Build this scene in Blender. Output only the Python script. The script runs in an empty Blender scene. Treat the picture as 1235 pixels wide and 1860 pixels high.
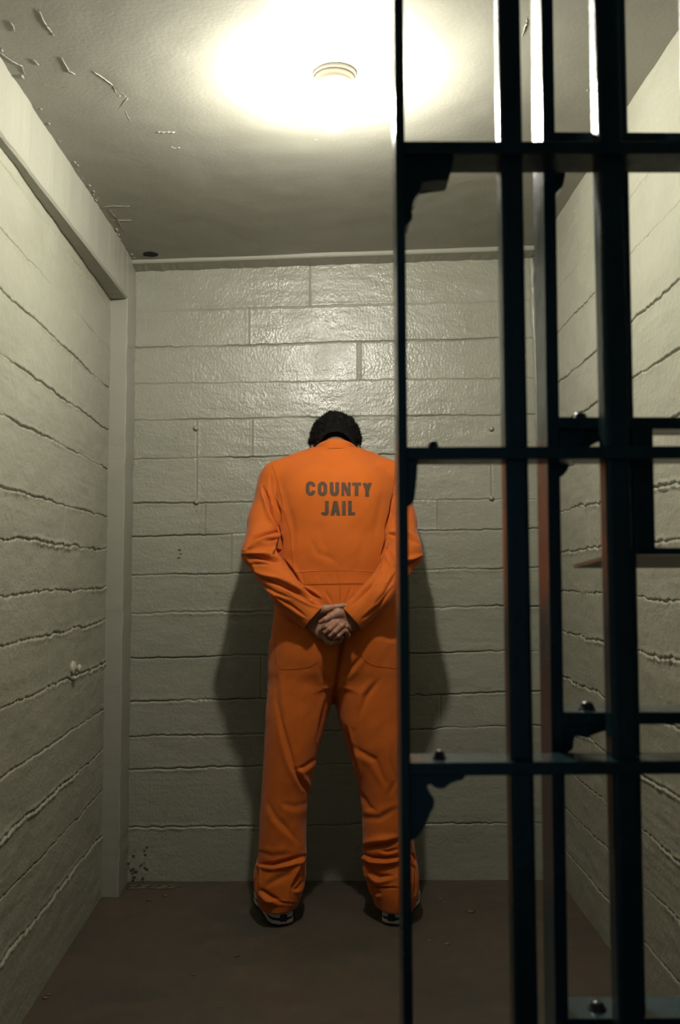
import bpy, bmesh, math, random
import numpy as np
from mathutils import Vector, Matrix, noise
from mathutils.bvhtree import BVHTree
random.seed(7)
S = bpy.context.scene
# ---------------------------------------------------------------- camera
EYE = 1.1225                      # eye height, metres
FPX = 1700.0                      # focal length for a 1860 px high frame
PITCH = math.atan(110 / FPX); YAW = math.atan(17 / FPX)
cam_d = bpy.data.cameras.new('camera'); cam = bpy.data.objects.new('camera', cam_d)
S.collection.objects.link(cam); S.camera = cam
cam_d.sensor_fit = 'VERTICAL'; cam_d.sensor_height = 36; cam_d.lens = 36 * FPX / 1860
cam.location = (0, 0, EYE)
cam.rotation_euler = (math.pi / 2 + PITCH, 0, -YAW)
cam_d.clip_start = 0.05
cam_d.dof.use_dof = True; cam_d.dof.focus_distance = 3.2; cam_d.dof.aperture_fstop = 5.6
# ---------------------------------------------------------------- world, exposure
S.view_settings.view_transform = 'Standard'; S.view_settings.look = 'None'
S.view_settings.gamma = 1; S.view_settings.use_curve_mapping = False
S.view_settings.exposure = 0.0
wd = bpy.data.worlds.new('world'); S.world = wd; wd.use_nodes = True
wd.node_tree.nodes['Background'].inputs[0].default_value = (0.35, 0.72, 1.0, 1)
wd.node_tree.nodes['Background'].inputs[1].default_value = 0.10
BULB_W = 1230.0                    # emission strength of the bulb

RM = (Matrix.Rotation(-YAW, 3, 'Z') @ Matrix.Rotation(math.pi / 2 + PITCH, 3, 'X'))
RN = np.array(RM)
def U(px, py, d):
    """the point of the room at depth y = d seen in the direction of (px, py)"""
    v = RM @ Vector(((px - 617.5) / FPX, (930 - py) / FPX, -1))
    return Vector((v.x / v.y * d, d, EYE + v.z / v.y * d))
def PX(P):
    q = (P - np.array([0, 0, EYE])) @ RN
    return np.stack([617.5 - q[:, 0] / q[:, 2] * FPX, 930 + q[:, 1] / q[:, 2] * FPX], 1)

# ---------------------------------------------------------------- helpers
C = S.collection
def npmesh(name, V, F, mat=None, smooth=True):
    V = np.asarray(V, np.float32); F = np.asarray(F, np.int32)
    me = bpy.data.meshes.new(name)
    me.vertices.add(len(V)); me.vertices.foreach_set('co', V.ravel())
    k = F.shape[1]
    me.loops.add(F.size); me.loops.foreach_set('vertex_index', F.ravel())
    me.polygons.add(len(F)); me.polygons.foreach_set('loop_start', np.arange(0, F.size, k, dtype=np.int32))
    me.update(calc_edges=True); me.validate()
    if smooth: me.polygons.foreach_set('use_smooth', np.ones(len(me.polygons), bool))
    if mat: me.materials.append(mat)
    return me
def link(name, me, parent=None):
    o = bpy.data.objects.new(name, me); C.objects.link(o)
    if parent: o.parent = parent
    return o
def tag(o, label=None, cat=None, group=None, kind=None):
    if label: o['label'] = label
    if cat: o['category'] = cat
    if group: o['group'] = group
    if kind: o['kind'] = kind
    return o
def empty(name, loc, label, cat, group=None):
    o = bpy.data.objects.new(name, None); C.objects.link(o); o.location = loc
    o.empty_display_size = 0.1
    return tag(o, label, cat, group)
def bmobj(name, bm, mat, parent=None, smooth=False, origin=None):
    bmesh.ops.recalc_face_normals(bm, faces=bm.faces)
    me = bpy.data.meshes.new(name); bm.to_mesh(me); bm.free()
    if smooth: me.polygons.foreach_set('use_smooth', [True] * len(me.polygons))
    me.materials.append(mat)
    o = link(name, me, parent)
    if parent is not None:
        p = parent
        off = Vector((0, 0, 0))
        while p is not None: off += p.location; p = p.parent
        me.transform(Matrix.Translation(-off))
    return o
def box(bm, x0, x1, y0, y1, z0, z1, bev=0.0):
    r = bmesh.ops.create_cube(bm, size=1)
    vs = r['verts']
    for v in vs:
        v.co = Vector((x0 + (v.co.x + .5) * (x1 - x0), y0 + (v.co.y + .5) * (y1 - y0), z0 + (v.co.z + .5) * (z1 - z0)))
    if bev:
        es = list({e for v in vs for e in v.link_edges})
        bmesh.ops.bevel(bm, geom=es, offset=bev, segments=3, affect='EDGES', profile=.6)
def prism(bm, pts, y0, y1):
    """outline in (x, z) given depth along y"""
    a = [bm.verts.new((x, y0, z)) for x, z in pts]; b = [bm.verts.new((x, y1, z)) for x, z in pts]
    n = len(pts)
    bm.faces.new(a); bm.faces.new(b[::-1])
    for i in range(n): bm.faces.new((a[i], b[i], b[(i + 1) % n], a[(i + 1) % n]))
def lathe(bm, prof, cen, axis='Z', n=40, close=True):
    rings = []
    for r, h in prof:
        ring = []
        for i in range(n):
            t = 2 * math.pi * i / n
            p = {'Z': (r * math.cos(t), r * math.sin(t), h), 'X': (h, r * math.cos(t), r * math.sin(t)), 'Y': (r * math.cos(t), h, r * math.sin(t))}[axis]
            ring.append(bm.verts.new(Vector(cen) + Vector(p)))
        rings.append(ring)
    for a, b in zip(rings, rings[1:]):
        for i in range(n): bm.faces.new((a[i], a[(i + 1) % n], b[(i + 1) % n], b[i]))
    if close:
        bm.faces.new(rings[0]); bm.faces.new(rings[-1][::-1])
def tube(bm, pts, rad, n=6):
    pts = [Vector(p) for p in pts]; rings = []
    for i, p in enumerate(pts):
        t = (pts[min(i + 1, len(pts) - 1)] - pts[max(i - 1, 0)]).normalized()
        a = t.cross(Vector((0, 1, 0)))
        if a.length < .1: a = t.cross(Vector((1, 0, 0)))
        a.normalize(); b = t.cross(a)
        r = rad[i] if isinstance(rad, (list, tuple)) else rad
        rings.append([bm.verts.new(p + a * (r * math.cos(2 * math.pi * k / n)) + b * (r * math.sin(2 * math.pi * k / n))) for k in range(n)])
    for a, b in zip(rings, rings[1:]):
        for k in range(n): bm.faces.new((a[k], a[(k + 1) % n], b[(k + 1) % n], b[k]))
    bm.faces.new(rings[0]); bm.faces.new(rings[-1][::-1])
def smooth1(n, seed=0):
    r = np.random.RandomState(seed).rand(n + 4)
    return r
def n1(x, seed, scale):
    """smooth 1-D noise in [-1, 1] for numpy x"""
    r = np.random.RandomState(seed).rand(4096) * 2 - 1
    t = np.asarray(x) * scale + 1000; i = np.floor(t).astype(int); f = t - i; f = f * f * (3 - 2 * f)
    return r[i % 4096] * (1 - f) + r[(i + 1) % 4096] * f
def n2(x, y, seed, sx, sy):
    r = np.random.RandomState(seed).rand(256, 256) * 2 - 1
    tx = np.asarray(x) * sx + 500; ty = np.asarray(y) * sy + 500
    i = np.floor(tx).astype(int); j = np.floor(ty).astype(int); f = tx - i; g = ty - j
    f = f * f * (3 - 2 * f); g = g * g * (3 - 2 * g)
    a = r[i % 256, j % 256]; b = r[(i + 1) % 256, j % 256]; c = r[i % 256, (j + 1) % 256]; d = r[(i + 1) % 256, (j + 1) % 256]
    return (a * (1 - f) + b * f) * (1 - g) + (c * (1 - f) + d * f) * g

# ---------------------------------------------------------------- materials
def material(name, col, rough=.5, metal=0., spec=.5, bumps=(), var=None, emit=None, coat=0, rvar=None, sheen=0):
    m = bpy.data.materials.new(name); m.use_nodes = True
    nt = m.node_tree; b = nt.nodes['Principled BSDF']
    b.inputs['Base Color'].default_value = (*col, 1); b.inputs['Roughness'].default_value = rough
    b.inputs['Metallic'].default_value = metal; b.inputs['Specular IOR Level'].default_value = spec
    b.inputs['Coat Weight'].default_value = coat; b.inputs['Sheen Weight'].default_value = sheen
    tc = nt.nodes.new('ShaderNodeTexCoord')
    def nz(scale, stretch=(1, 1, 1), detail=3, rough=.5):
        mp = nt.nodes.new('ShaderNodeMapping'); mp.inputs['Scale'].default_value = stretch
        nt.links.new(tc.outputs['Object'], mp.inputs[0])
        n = nt.nodes.new('ShaderNodeTexNoise'); n.inputs['Scale'].default_value = scale
        n.inputs['Detail'].default_value = detail; n.inputs['Roughness'].default_value = rough
        nt.links.new(mp.outputs[0], n.inputs['Vector']); return n
    prev = None
    for (scale, stretch, dist, strength, detail) in bumps:
        n = nz(scale, stretch, detail); bp = nt.nodes.new('ShaderNodeBump')
        bp.inputs['Distance'].default_value = dist; bp.inputs['Strength'].default_value = strength
        nt.links.new(n.outputs['Fac'], bp.inputs['Height'])
        if prev: nt.links.new(prev.outputs[0], bp.inputs['Normal'])
        prev = bp
    if prev: nt.links.new(prev.outputs[0], b.inputs['Normal'])
    src = None
    for (scale, stretch, col2, lo, hi) in (var or []):
        n = nz(scale, stretch, 5, .6); cr = nt.nodes.new('ShaderNodeMapRange')
        cr.inputs[1].default_value = lo; cr.inputs[2].default_value = hi
        nt.links.new(n.outputs['Fac'], cr.inputs[0])
        mx = nt.nodes.new('ShaderNodeMix'); mx.data_type = 'RGBA'
        nt.links.new(cr.outputs[0], mx.inputs[0])
        if src: nt.links.new(src, mx.inputs[6])
        else: mx.inputs[6].default_value = (*col, 1)
        mx.inputs[7].default_value = (*col2, 1); src = mx.outputs[2]
    if src: nt.links.new(src, b.inputs['Base Color'])
    if rvar:
        n = nz(rvar[0], (1, 1, 1), 4); cr = nt.nodes.new('ShaderNodeMapRange')
        cr.inputs[1].default_value = .3; cr.inputs[2].default_value = .7
        cr.inputs[3].default_value = rvar[1]; cr.inputs[4].default_value = rvar[2]
        nt.links.new(n.outputs['Fac'], cr.inputs[0]); nt.links.new(cr.outputs[0], b.inputs['Roughness'])
    if emit:
        b.inputs['Emission Color'].default_value = (*emit[0], 1); b.inputs['Emission Strength'].default_value = emit[1]
    return m
WALLC = (.28, .280, .216)
M_back = material('painted_board_back', WALLC, .34, spec=.55, rvar=(9, .24, .42),
    bumps=[(28, (.5, 1, 1.6), .005, .35, 3), (110, (1, 1, .8), .003, .7, 3), (300, (.06, 1, 1), .0008, .3, 2)],
    var=[(3, (1, 1, 2), (.245, .247, .186), .4, .75)])
M_side = material('painted_board_side', WALLC, .38, spec=.5, rvar=(9, .3, .48),
    bumps=[(22, (1, .4, 1.6), .005, .3, 3), (120, (1, .8, 1), .0025, .6, 3), (300, (1, .05, 1), .0008, .35, 2)],
    var=[(3, (1, 1, 2), (.245, .247, .186), .4, .75)])
M_ceil = material('painted_ceiling', (.25, .248, .202), .42, spec=.5, rvar=(6, .34, .5),
    bumps=[(9, (1, 1, 1), .006, .18, 3), (110, (1, 1, 1), .0012, .4, 3)],
    var=[(2.5, (1, 1, 1), (.222, .221, .178), .4, .75)])
M_trim = material('painted_trim', (.27, .27, .215), .36, spec=.5, bumps=[(30, (1, 1, 1), .003, .25, 3), (140, (1, 1, 1), .001, .4, 2)])
M_floor = material('worn_concrete', (.082, .060, .042), .55, spec=.35, rvar=(5, .4, .7),
    bumps=[(14, (1, 1, 1), .004, .3, 5), (120, (1, 1, 1), .001, .4, 3)],
    var=[(2.2, (1, 1, 1), (.058, .052, .038), .35, .65), (9, (1, 1, 1), (.105, .073, .048), .55, .8), (40, (1, 1, 1), (.17, .13, .085), .68, .8)])
M_iron = material('blue_black_iron', (.015, .040, .050), .2, spec=.5, rvar=(14, .13, .3),
    bumps=[(40, (1, 1, 1), .002, .35, 3), (220, (1, 1, 1), .0006, .4, 2)],
    var=[(12, (1, 1, .5), (.024, .062, .082), .45, .75)])
M_bolt = material('worn_bolt', (.10, .10, .10), .3, metal=.8)
M_dark = material('hole_shade_black', (.004, .004, .003), .9)  # black stands in for the shade inside the ceiling hole
M_plaster = material('plaster_knob', (.36, .34, .27), .5, bumps=[(90, (1, 1, 1), .002, .4, 3)])
M_chip = material('chipped_plaster', (.09, .088, .068), .8)
M_patch = material('bare_patch', (.16, .12, .07), .8, bumps=[(90, (1, 1, 1), .003, .5, 3)])

# ---------------------------------------------------------------- setting: board-formed walls
def offsets(h, near=(.0, .0013, .0026, .004, .006, .009, .014), step=.0055):
    a = [x for x in near if x < h / 2]
    m = max(2, int((h - 2 * a[-1]) / step))
    mid = list(np.linspace(a[-1], h - a[-1], m + 1))[1:-1]
    return a + mid + [h - x for x in a[::-1]]
def board_wall(name, P, u0, u1, seams, mat, seed, joints=(), ustep=.005, rough=1.0, weak=(), big=(), grain=()):
    """P(u, v, out) -> world point; seams = list of (v at u0, v at u1) from top to bottom, first and last are the ends"""
    us = list(np.arange(u0, u1, ustep)) + [u1]
    for (b, uj) in joints: us += [uj + k for k in (-.005, -.003, -.0015, 0, .0015, .003, .005)]
    us = np.array(sorted(set(round(float(x), 5) for x in us)))
    t = (us - u0) / (u1 - u0)
    rows = []; disp = []
    lines = []
    for i, (a, b) in enumerate(seams):
        end = i in (0, len(seams) - 1)
        w = 0 if end else (n1(us, seed + i, 9) * .0022 + n1(us, seed + 50 + i, 34) * .0016 + n1(us, seed + 90 + i, 110) * .0013) * rough * (1.5 if i in big else 1)
        lines.append(a + (b - a) * t + w)
    for i in range(len(lines) - 1):
        top, bot = lines[i], lines[i + 1]
        h = float(np.mean(top - bot)); off = offsets(h)
        lvl = n1(np.array([i * 7.3]), seed + 5, 1)[0] * .0012
        for k, o in enumerate(off):
            if i > 0 and k == 0: continue
            f = o / h
            v = top + (bot - top) * f
            d = np.full_like(us, lvl) + n2(us, v, seed + 3, 12, 30) * .0009 * rough + n2(us, v, seed + 4, 60, 90) * .0004 * rough
            gp = 1.0 if i in grain else .35
            d = d + n2(us, v, seed + 6, 3, 260) * .0007 * gp * np.clip(n2(us, v, seed + 7, 4, 8) + .4, 0, 1)
            for (ii, dist, side) in ((i, o, -1), (i + 1, h - o, 1)):
                if ii in (0, len(lines) - 1): continue
                g = .0055 + .0045 * n1(us, seed + 20 + ii, 6); g = np.clip(g, .0012, .010)
                if ii in weak: g = g * .35
                B_ = 2.0 if ii in big else 1.0
                d = d - g * np.exp(-(dist / .0024) ** 2)
                r = np.clip(n1(us, seed + 130 + ii, 3.5) * .6 + .12, 0, 1) * (.6 + .4 * n1(us, seed + 170 + ii, 60)) * .0042 * rough * B_
                d = d + r * np.exp(-((dist - .0065 - .0012 * (B_ - 1)) / (.0032 * (1 + .3 * (B_ - 1)))) ** 2) * (1.0 if side < 0 else .55)
            for (bb, uj) in joints:
                if bb == i: d = d - .0028 * np.exp(-((us - uj) / .0020) ** 2) + .001 * np.exp(-((np.abs(us - uj) - .007) / .003) ** 2)
            rows.append(v); disp.append(d)
    rows = np.array(rows); disp = np.array(disp); nr, nc = rows.shape
    V = P(np.broadcast_to(us, rows.shape), rows, disp).reshape(-1, 3)
    idx = np.arange(nr * nc).reshape(nr, nc)
    F = np.stack([idx[:-1, :-1], idx[1:, :-1], idx[1:, 1:], idx[:-1, 1:]], -1).reshape(-1, 4)
    me = npmesh(name, V, F, mat)
    return tag(link(name, me), kind='structure')

D = 3.5
# back wall: u = x, v = z
def zb(px, py): return U(px, py, D).z
XL, XR = -.80, .86
def bseam(yl, yr):
    a = U(245, yl, D); b = U(928, yr, D)
    s = (b.z - a.z) / (b.x - a.x)
    return (a.z + s * (XL - a.x), a.z + s * (XR - a.x))
bs = [(2.50, 2.50)] + [bseam(*p) for p in ((566, 546), (632, 614), (698, 687), (764, 753), (834, 822), (914, 907), (974, 961), (1045, 1032),
      (1115, 1101), (1195, 1183), (1275, 1258), (1338, 1320), (1396, 1382), (1503, 1495))] + [(-.02, -.02)]
def jx(px, py): return U(px, py, D).x
joints_b = [(0, jx(563, 520)), (2, jx(650, 655)), (2, jx(655, 655)), (4, jx(458, 800)), (5, jx(357, 870)), (7, jx(420, 1000)), (10, jx(474, 1300)), (1, jx(452, 600)),
            (6, jx(372, 940)), (5, jx(893, 860)), (6, jx(795, 930)), (11, jx(800, 1290)), (4, jx(357, 800))]
board_wall('wall_back', lambda u, v, d: np.stack([u, D - d, v], -1), XL, XR, bs, M_back, 11, joints_b, weak=(1, 3), big=(9, 11, 12, 13, 14), grain=(8, 9, 13))
# left wall runs slightly out of parallel
lwS = -.0232
def lz(py): return U(200, py, 3.31).z
ls = [(2.50, 2.50)] + [(lz(y), lz(y)) for y in (556, 634, 704, 780, 851, 938, 998, 1068, 1129, 1205, 1290, 1364, 1441, 1519)] + [(-.02, -.02)]
board_wall('wall_left', lambda u, v, d: np.stack([-.718 + lwS * u + d, u, v], -1), -1.6, 3.52, ls, M_side, 37,
           [(9, 2.62), (10, 2.35), (12, 2.72), (3, 2.8), (8, 2.9), (6, 2.75)], rough=1.35, weak=(1, 2), big=(7, 8, 9, 10, 12, 13, 14), grain=(4, 5, 6, 8, 10, 12))
# right wall leans a little outwards at its foot
def rx(z): return .836 - (.836 - .778) * z / 2.33
def rz(px, py):     # height of the point of the right wall seen at (px, py)
    p = U(px, py, 1.0); z = 1.0
    for _ in range(20):
        x = rx(z); d = x / p.x; z = EYE + (p.z - EYE) * d
    return z
rs = [(2.50, 2.50)] + [(z, z) for z in (rz(1060, 1040 - 460 * k) for k in (1.43, 1.25, 1.06, .835, .64, .45, .262, .09, -.08, -.254, -.45, -.645, -.83, -1.0, -1.18))] + [(-.02, -.02)]
board_wall('wall_right', lambda u, v, d: np.stack([.836 - (.836 - .778) * v / 2.33 - d, u, v], -1), -1.6, 3.52, rs, M_side, 71,
           [(7, 2.9), (10, 2.35), (4, 2.6), (12, 3.0), (9, 2.6)], rough=1.5, weak=(1, 2), big=(7, 8, 9, 10, 11, 12, 13, 14), grain=(4, 5, 6, 8, 10, 12, 13))
# floor
def sheet(name, P, u0, u1, v0, v1, nu, nv, mat):
    u, v = np.meshgrid(np.linspace(u0, u1, nu), np.linspace(v0, v1, nv))
    V = P(u, v).reshape(-1, 3); idx = np.arange(nu * nv).reshape(nv, nu)
    F = np.stack([idx[:-1, :-1], idx[:-1, 1:], idx[1:, 1:], idx[1:, :-1]], -1).reshape(-1, 4)
    return tag(link(name, npmesh(name, V, F, mat)), kind='structure')
sheet('floor', lambda u, v: np.stack([u, v, n2(u, v, 5, 6, 6) * .0015 + n2(u, v, 6, 30, 30) * .0006 - .001], -1), -.9, .95, -1.6, 3.55, 190, 400, M_floor)
# ceiling rises slightly to the right
ZCL, ZCR = U(245, 486, D).z, U(965, 461, D).z
XCL, XCR = U(245, 486, D).x, U(965, 461, D).x
def cz(x): return ZCL + (ZCR - ZCL) * (x - XCL) / (XCR - XCL)
sheet('ceiling', lambda u, v: np.stack([u, v, cz(u) + n2(u, v, 8, 3, 3) * .003 + n2(u, v, 9, 14, 14) * .0008], -1), -.9, .9, -1.6, 3.55, 220, 420, M_ceil)
# cornice strip above the back wall
bm = bmesh.new()
pr = [(-.0, -.017), (-.03, -.0155), (-.084, -.014), (-.088, -.010), (-.088, .012), (0, .012)]
n = 120; rings = []
for i in range(n + 1):
    x = -.74 + (.80 + .74) * i / n; w = float(n1(x, 4, 25)) * .002 + float(n1(x, 5, 80)) * .0015
    rings.append([bm.verts.new((x, D + a, cz(x) + b + (w if k < 2 else 0))) for k, (a, b) in enumerate(pr)])
for a, b in zip(rings, rings[1:]):
    for k in range(len(pr) - 1): bm.faces.new((a[k], b[k], b[k + 1], a[k + 1]))
tag(bmobj('trim_1', bm, M_trim), kind='structure')
# beam along the top of the left wall, and the corner post below it
def lx(y): return -.718 + lwS * y
bm = bmesh.new(); n = 200; rings = []
zb_bot = U(222, 540, 3.31).z
for i in range(n + 1):
    y = -1.6 + (3.33 + 1.6) * i / n; w = float(n1(y, 14, 9)) * .0025 + float(n1(y, 15, 40)) * .0015
    xf = -.733 - .0095 * (3.3 - y)
    rings.append([bm.verts.new(p) for p in ((lx(y) - .03, y, zb_bot + w), (xf - .006, y, zb_bot + .002 + w * .4), (xf, y, zb_bot + .008 + w), (xf + w, y, zb_bot + .07), (xf + w * .5, y, 2.40))])
for a, b in zip(rings, rings[1:]):
    for k in range(4): bm.faces.new((a[k], b[k], b[k + 1], a[k + 1]))
bm.faces.new(rings[-1])
tag(bmobj('trim_2', bm, M_trim), kind='structure')
bm = bmesh.new(); n = 160; rings = []
for i in range(n + 1):
    z = -.01 + (2.36 + .01) * i / n; w = float(n1(z, 24, 30)) * .0012
    xf = -.7355 + w; 
    rings.append([bm.verts.new(p) for p in ((-.82, 3.335, z), (xf - .004, 3.335 + w, z), (xf, 3.339, z), (xf - .001, 3.42, z), (xf - .004 + w, 3.50, z))])
for a, b in zip(rings, rings[1:]):
    for k in range(4): bm.faces.new((a[k], b[k], b[k + 1], a[k + 1]))
tag(bmobj('trim_3', bm, M_trim), kind='structure')
# thick bead of old paint down the right back corner
bm = bmesh.new(); pts = []; rr = []
for i in range(240):
    z = .01 + 2.31 * i / 239; pts.append((rx(z) - .012 + float(n1(z, 31, 40)) * .003, D - .006, z)); rr.append(.011 + .003 * float(n1(z, 33, 60)))
tube(bm, pts, rr, 10)
tag(bmobj('trim_4', bm, M_trim, smooth=True), kind='structure')
# strip of hardened paint left by a removed seam on the ceiling: fine ridges
def on_ceil(px, py):
    p = U(px, py, 1.0); z = cz(0)
    for _ in range(10):
        d = (z - EYE) / (p.z - EYE); z = cz(p.x * d)
    return Vector((p.x * d, d, z))
ridges = [[(70, 18), (84, 45), (98, 66)], [(112, 105), (125, 130), (137, 135)], [(205, 212), (232, 178), (212, 160)], [(75, 152), (110, 160), (130, 158)], [(118, 180), (125, 205), (128, 210)],
          [(180, 378), (200, 374), (236, 375)], [(200, 400), (238, 400)], [(204, 417), (214, 418)], [(84, 232), (130, 228), (185, 231)], [(196, 378), (214, 400), (225, 420)],
          [(0, 95), (20, 110), (40, 120), (46, 135)], [(118, 210), (160, 200)], [(228, 200), (236, 222)], [(286, 240), (318, 240)], [(306, 268), (327, 269)], [(20, 40), (28, 60)], [(60, 108), (72, 120)],
          [(170, 130), (200, 150), (216, 176)], [(830, 244), (838, 232), (846, 243), (850, 228)], [(808, 238), (822, 228)], [(948, 66), (956, 44), (958, 28)]]
bm = bmesh.new()
for r in ridges:
    P = [on_ceil(*p) for p in r]; Q = []
    for a, b in zip(P, P[1:]):
        for k in range(6): Q.append(a.lerp(b, k / 6) + Vector((random.uniform(-1, 1), random.uniform(-1, 1), 0)) * .0015)
    Q.append(P[-1])
    tube(bm, Q, [.0005 + .0013 * math.sin(math.pi * (i + .5) / len(Q)) * random.uniform(.5, 1) for i in range(len(Q))], 6)
for (px, py) in ((288, 240), (296, 241), (305, 240), (314, 241), (312, 267), (324, 268), (216, 174), (574, 254), (1050, 76), (1068, 164)):
    p = on_ceil(px, py); r = bmesh.ops.create_icosphere(bm, subdivisions=2, radius=.003, matrix=Matrix.Translation(p) @ Matrix.Diagonal((1.6, 1, .6, 1)))
# old paint along the beam edge
for i in range(90):
    y = random.uniform(.9, 3.4); x = -.733 + random.uniform(-.002, .012)
    bmesh.ops.create_icosphere(bm, subdivisions=1, radius=random.uniform(.002, .0055), matrix=Matrix.Translation((x, y, cz(x))) @ Matrix.Diagonal((1, random.uniform(1, 3), .7, 1)))
tag(bmobj('trim_5', bm, M_ceil, smooth=True), kind='structure')
# ceiling hole near the left back corner: black disc, its inner shade painted
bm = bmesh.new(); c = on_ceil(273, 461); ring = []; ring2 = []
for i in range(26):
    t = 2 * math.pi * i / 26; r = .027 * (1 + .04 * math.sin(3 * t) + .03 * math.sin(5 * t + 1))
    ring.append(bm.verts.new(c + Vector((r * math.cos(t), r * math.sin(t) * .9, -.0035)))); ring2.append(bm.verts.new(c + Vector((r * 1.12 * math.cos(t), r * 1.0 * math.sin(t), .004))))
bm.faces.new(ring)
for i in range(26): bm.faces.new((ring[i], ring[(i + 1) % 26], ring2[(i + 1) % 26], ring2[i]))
tag(bmobj('ceiling_hole_disc', bm, M_dark), kind='structure')

# chips, nail holes and crumbled plaster on the back wall, scraps on the floor
bm = bmesh.new()
for (px, py, s) in ((326, 999, .004), (328, 1006, .003), (325, 1013, .004), (335, 998, .0015), (394, 1077, .002), (357, 928, .002), (252, 487, .004)):
    bmesh.ops.create_icosphere(bm, subdivisions=2, radius=s, matrix=Matrix.Translation(U(px, py, D - .001)) @ Matrix.Diagonal((1.6, .5, .9, 1)))
for i in range(24):
    p = U(random.uniform(233, 272), 1598 - abs(random.gauss(0, 24)), D - .002); bmesh.ops.create_icosphere(bm, subdivisions=1, radius=random.uniform(.002, .006), matrix=Matrix.Translation(p) @ Matrix.Diagonal((random.uniform(.8, 2), .5, .8, 1)))
tag(bmobj('trim_6', bm, M_chip, smooth=True), kind='structure')
def on_floor(px, py):
    p = U(px, py, 1.0); d = EYE / (EYE - p.z); return Vector((p.x * d, d, 0))
bm = bmesh.new()
for k in range(26):
    p = on_floor(random.uniform(238, 318), random.uniform(1606, 1614)); bmesh.ops.create_icosphere(bm, subdivisions=1, radius=random.uniform(.006, .014), matrix=Matrix.Translation(p) @ Matrix.Diagonal((1.8, .8, .12, 1)))
for (px, py, s) in ((88, 1806, .006), (82, 1812, .008), (398, 1829, .005), (1076, 1758, .004), (270, 1634, .008), (470, 1610, .006), (300, 1626, .01), (800, 1632, .008), (806, 1637, .006), (855, 1655, .012), (812, 1714, .010), (780, 1708, .008), (818, 1725, .006), (560, 1690, .005), (430, 1735, .006), (350, 1770, .005)):
    bmesh.ops.create_icosphere(bm, subdivisions=1, radius=s, matrix=Matrix.Translation(on_floor(px, py)) @ Matrix.Diagonal((1.4, 1, .14, 1)))
tag(bmobj('trim_7', bm, M_patch, smooth=True), kind='structure')

# ---------------------------------------------------------------- ceiling lamp
LC = on_ceil(607.5, 134)
lamp = empty('ceiling_lamp', LC, 'bare glowing bulb in a small round white porcelain holder on the ceiling', 'lamp')
M_porc = material('porcelain', (.34, .31, .26), .25, bumps=[(60, (1, 1, 1), .001, .2, 2)])
M_bulb = material('glowing_bulb', (1, 1, 1), .3, emit=((1.0, .95, .865), BULB_W))
bm = bmesh.new()
lathe(bm, [(.0001, .012), (.052, .012), (.0525, -.006), (.050, -.010), (.0475, -.0115), (.0465, -.014), (.0475, -.018), (.046, -.026), (.040, -.040), (.030, -.050), (.024, -.054), (.0001, -.054)], LC, n=64)
bmobj('lamp_holder', bm, M_porc, lamp, smooth=True)
bm = bmesh.new()
lathe(bm, [(.0001, -.050), (.0145, -.052), (.015, -.066), (.018, -.074), (.026, -.090), (.030, -.106), (.0295, -.118), (.025, -.130), (.016, -.139), (.006, -.143), (.0001, -.1435)], LC, n=24)
bmobj('bulb', bm, M_bulb, lamp, smooth=True)

# ---------------------------------------------------------------- small things fixed on the walls
def wall_bit(name, px, py, r, label, cat, mat, group=None, depth=.012):
    p = U(px, py, D); bm = bmesh.new()
    lathe(bm, [(r * 1.3, .004), (r * 1.25, -.002), (r, -.004), (r * .95, -depth * .7), (r * .6, -depth), (.0001, -depth * 1.02)], p, 'Y', 18)
    o = bmobj(name, bm, mat, None, smooth=True); return tag(o, label, cat, group)
wall_bit('bolt_head', 356, 778, .0085, 'painted bolt head on the back wall, upper left of the standing man', 'bolt', M_trim)
wall_bit('bolt_head', 357, 912, .0085, 'painted bolt head on a back wall seam, left of the man\'s shoulder', 'bolt', M_trim)
wall_bit('bolt_head', 892, 779, .0085, 'chipped bolt head on the back wall just above the door\'s middle rail', 'bolt', M_trim)
wall_bit('bolt_head', 892, 905, .0080, 'small dark bolt at a crack in the back wall, below the door\'s middle rail', 'bolt', M_trim)
# paint-clogged eyelet on the left wall
def on_left(px, py):
    p = U(px, py, 1.0); d = .718 / (-p.x + lwS)
    return Vector((p.x * d, d, EYE + (p.z - EYE) * d))
kp = on_left(131, 1222)
knob = empty('wall_knob', kp, 'small pale painted knob with a ring sticking out of a left wall seam', 'knob')
bm = bmesh.new()
lathe(bm, [(.0001, -.01), (.021, -.008), (.022, .002), (.019, .006), (.010, .008), (.0001, .008)], kp + Vector((.002, 0, .014)), 'X', 24)
bmobj('back_plate', bm, M_plaster, knob, True)
bm = bmesh.new()
lathe(bm, [(.009, .006), (.008, .014), (.012, .017), (.014, .021), (.011, .025), (.0001, .026)], kp + Vector((.0, .004, .012)), 'X', 20)
bmobj('knob_head', bm, M_plaster, knob, True)
bm = bmesh.new()
lathe(bm, [(.007, -.01), (.008, .008), (.006, .014), (.0001, .016)], kp + Vector((.0, -.004, -.016)), 'X', 12)
bmobj('stub', bm, M_trim, knob, True)

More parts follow.
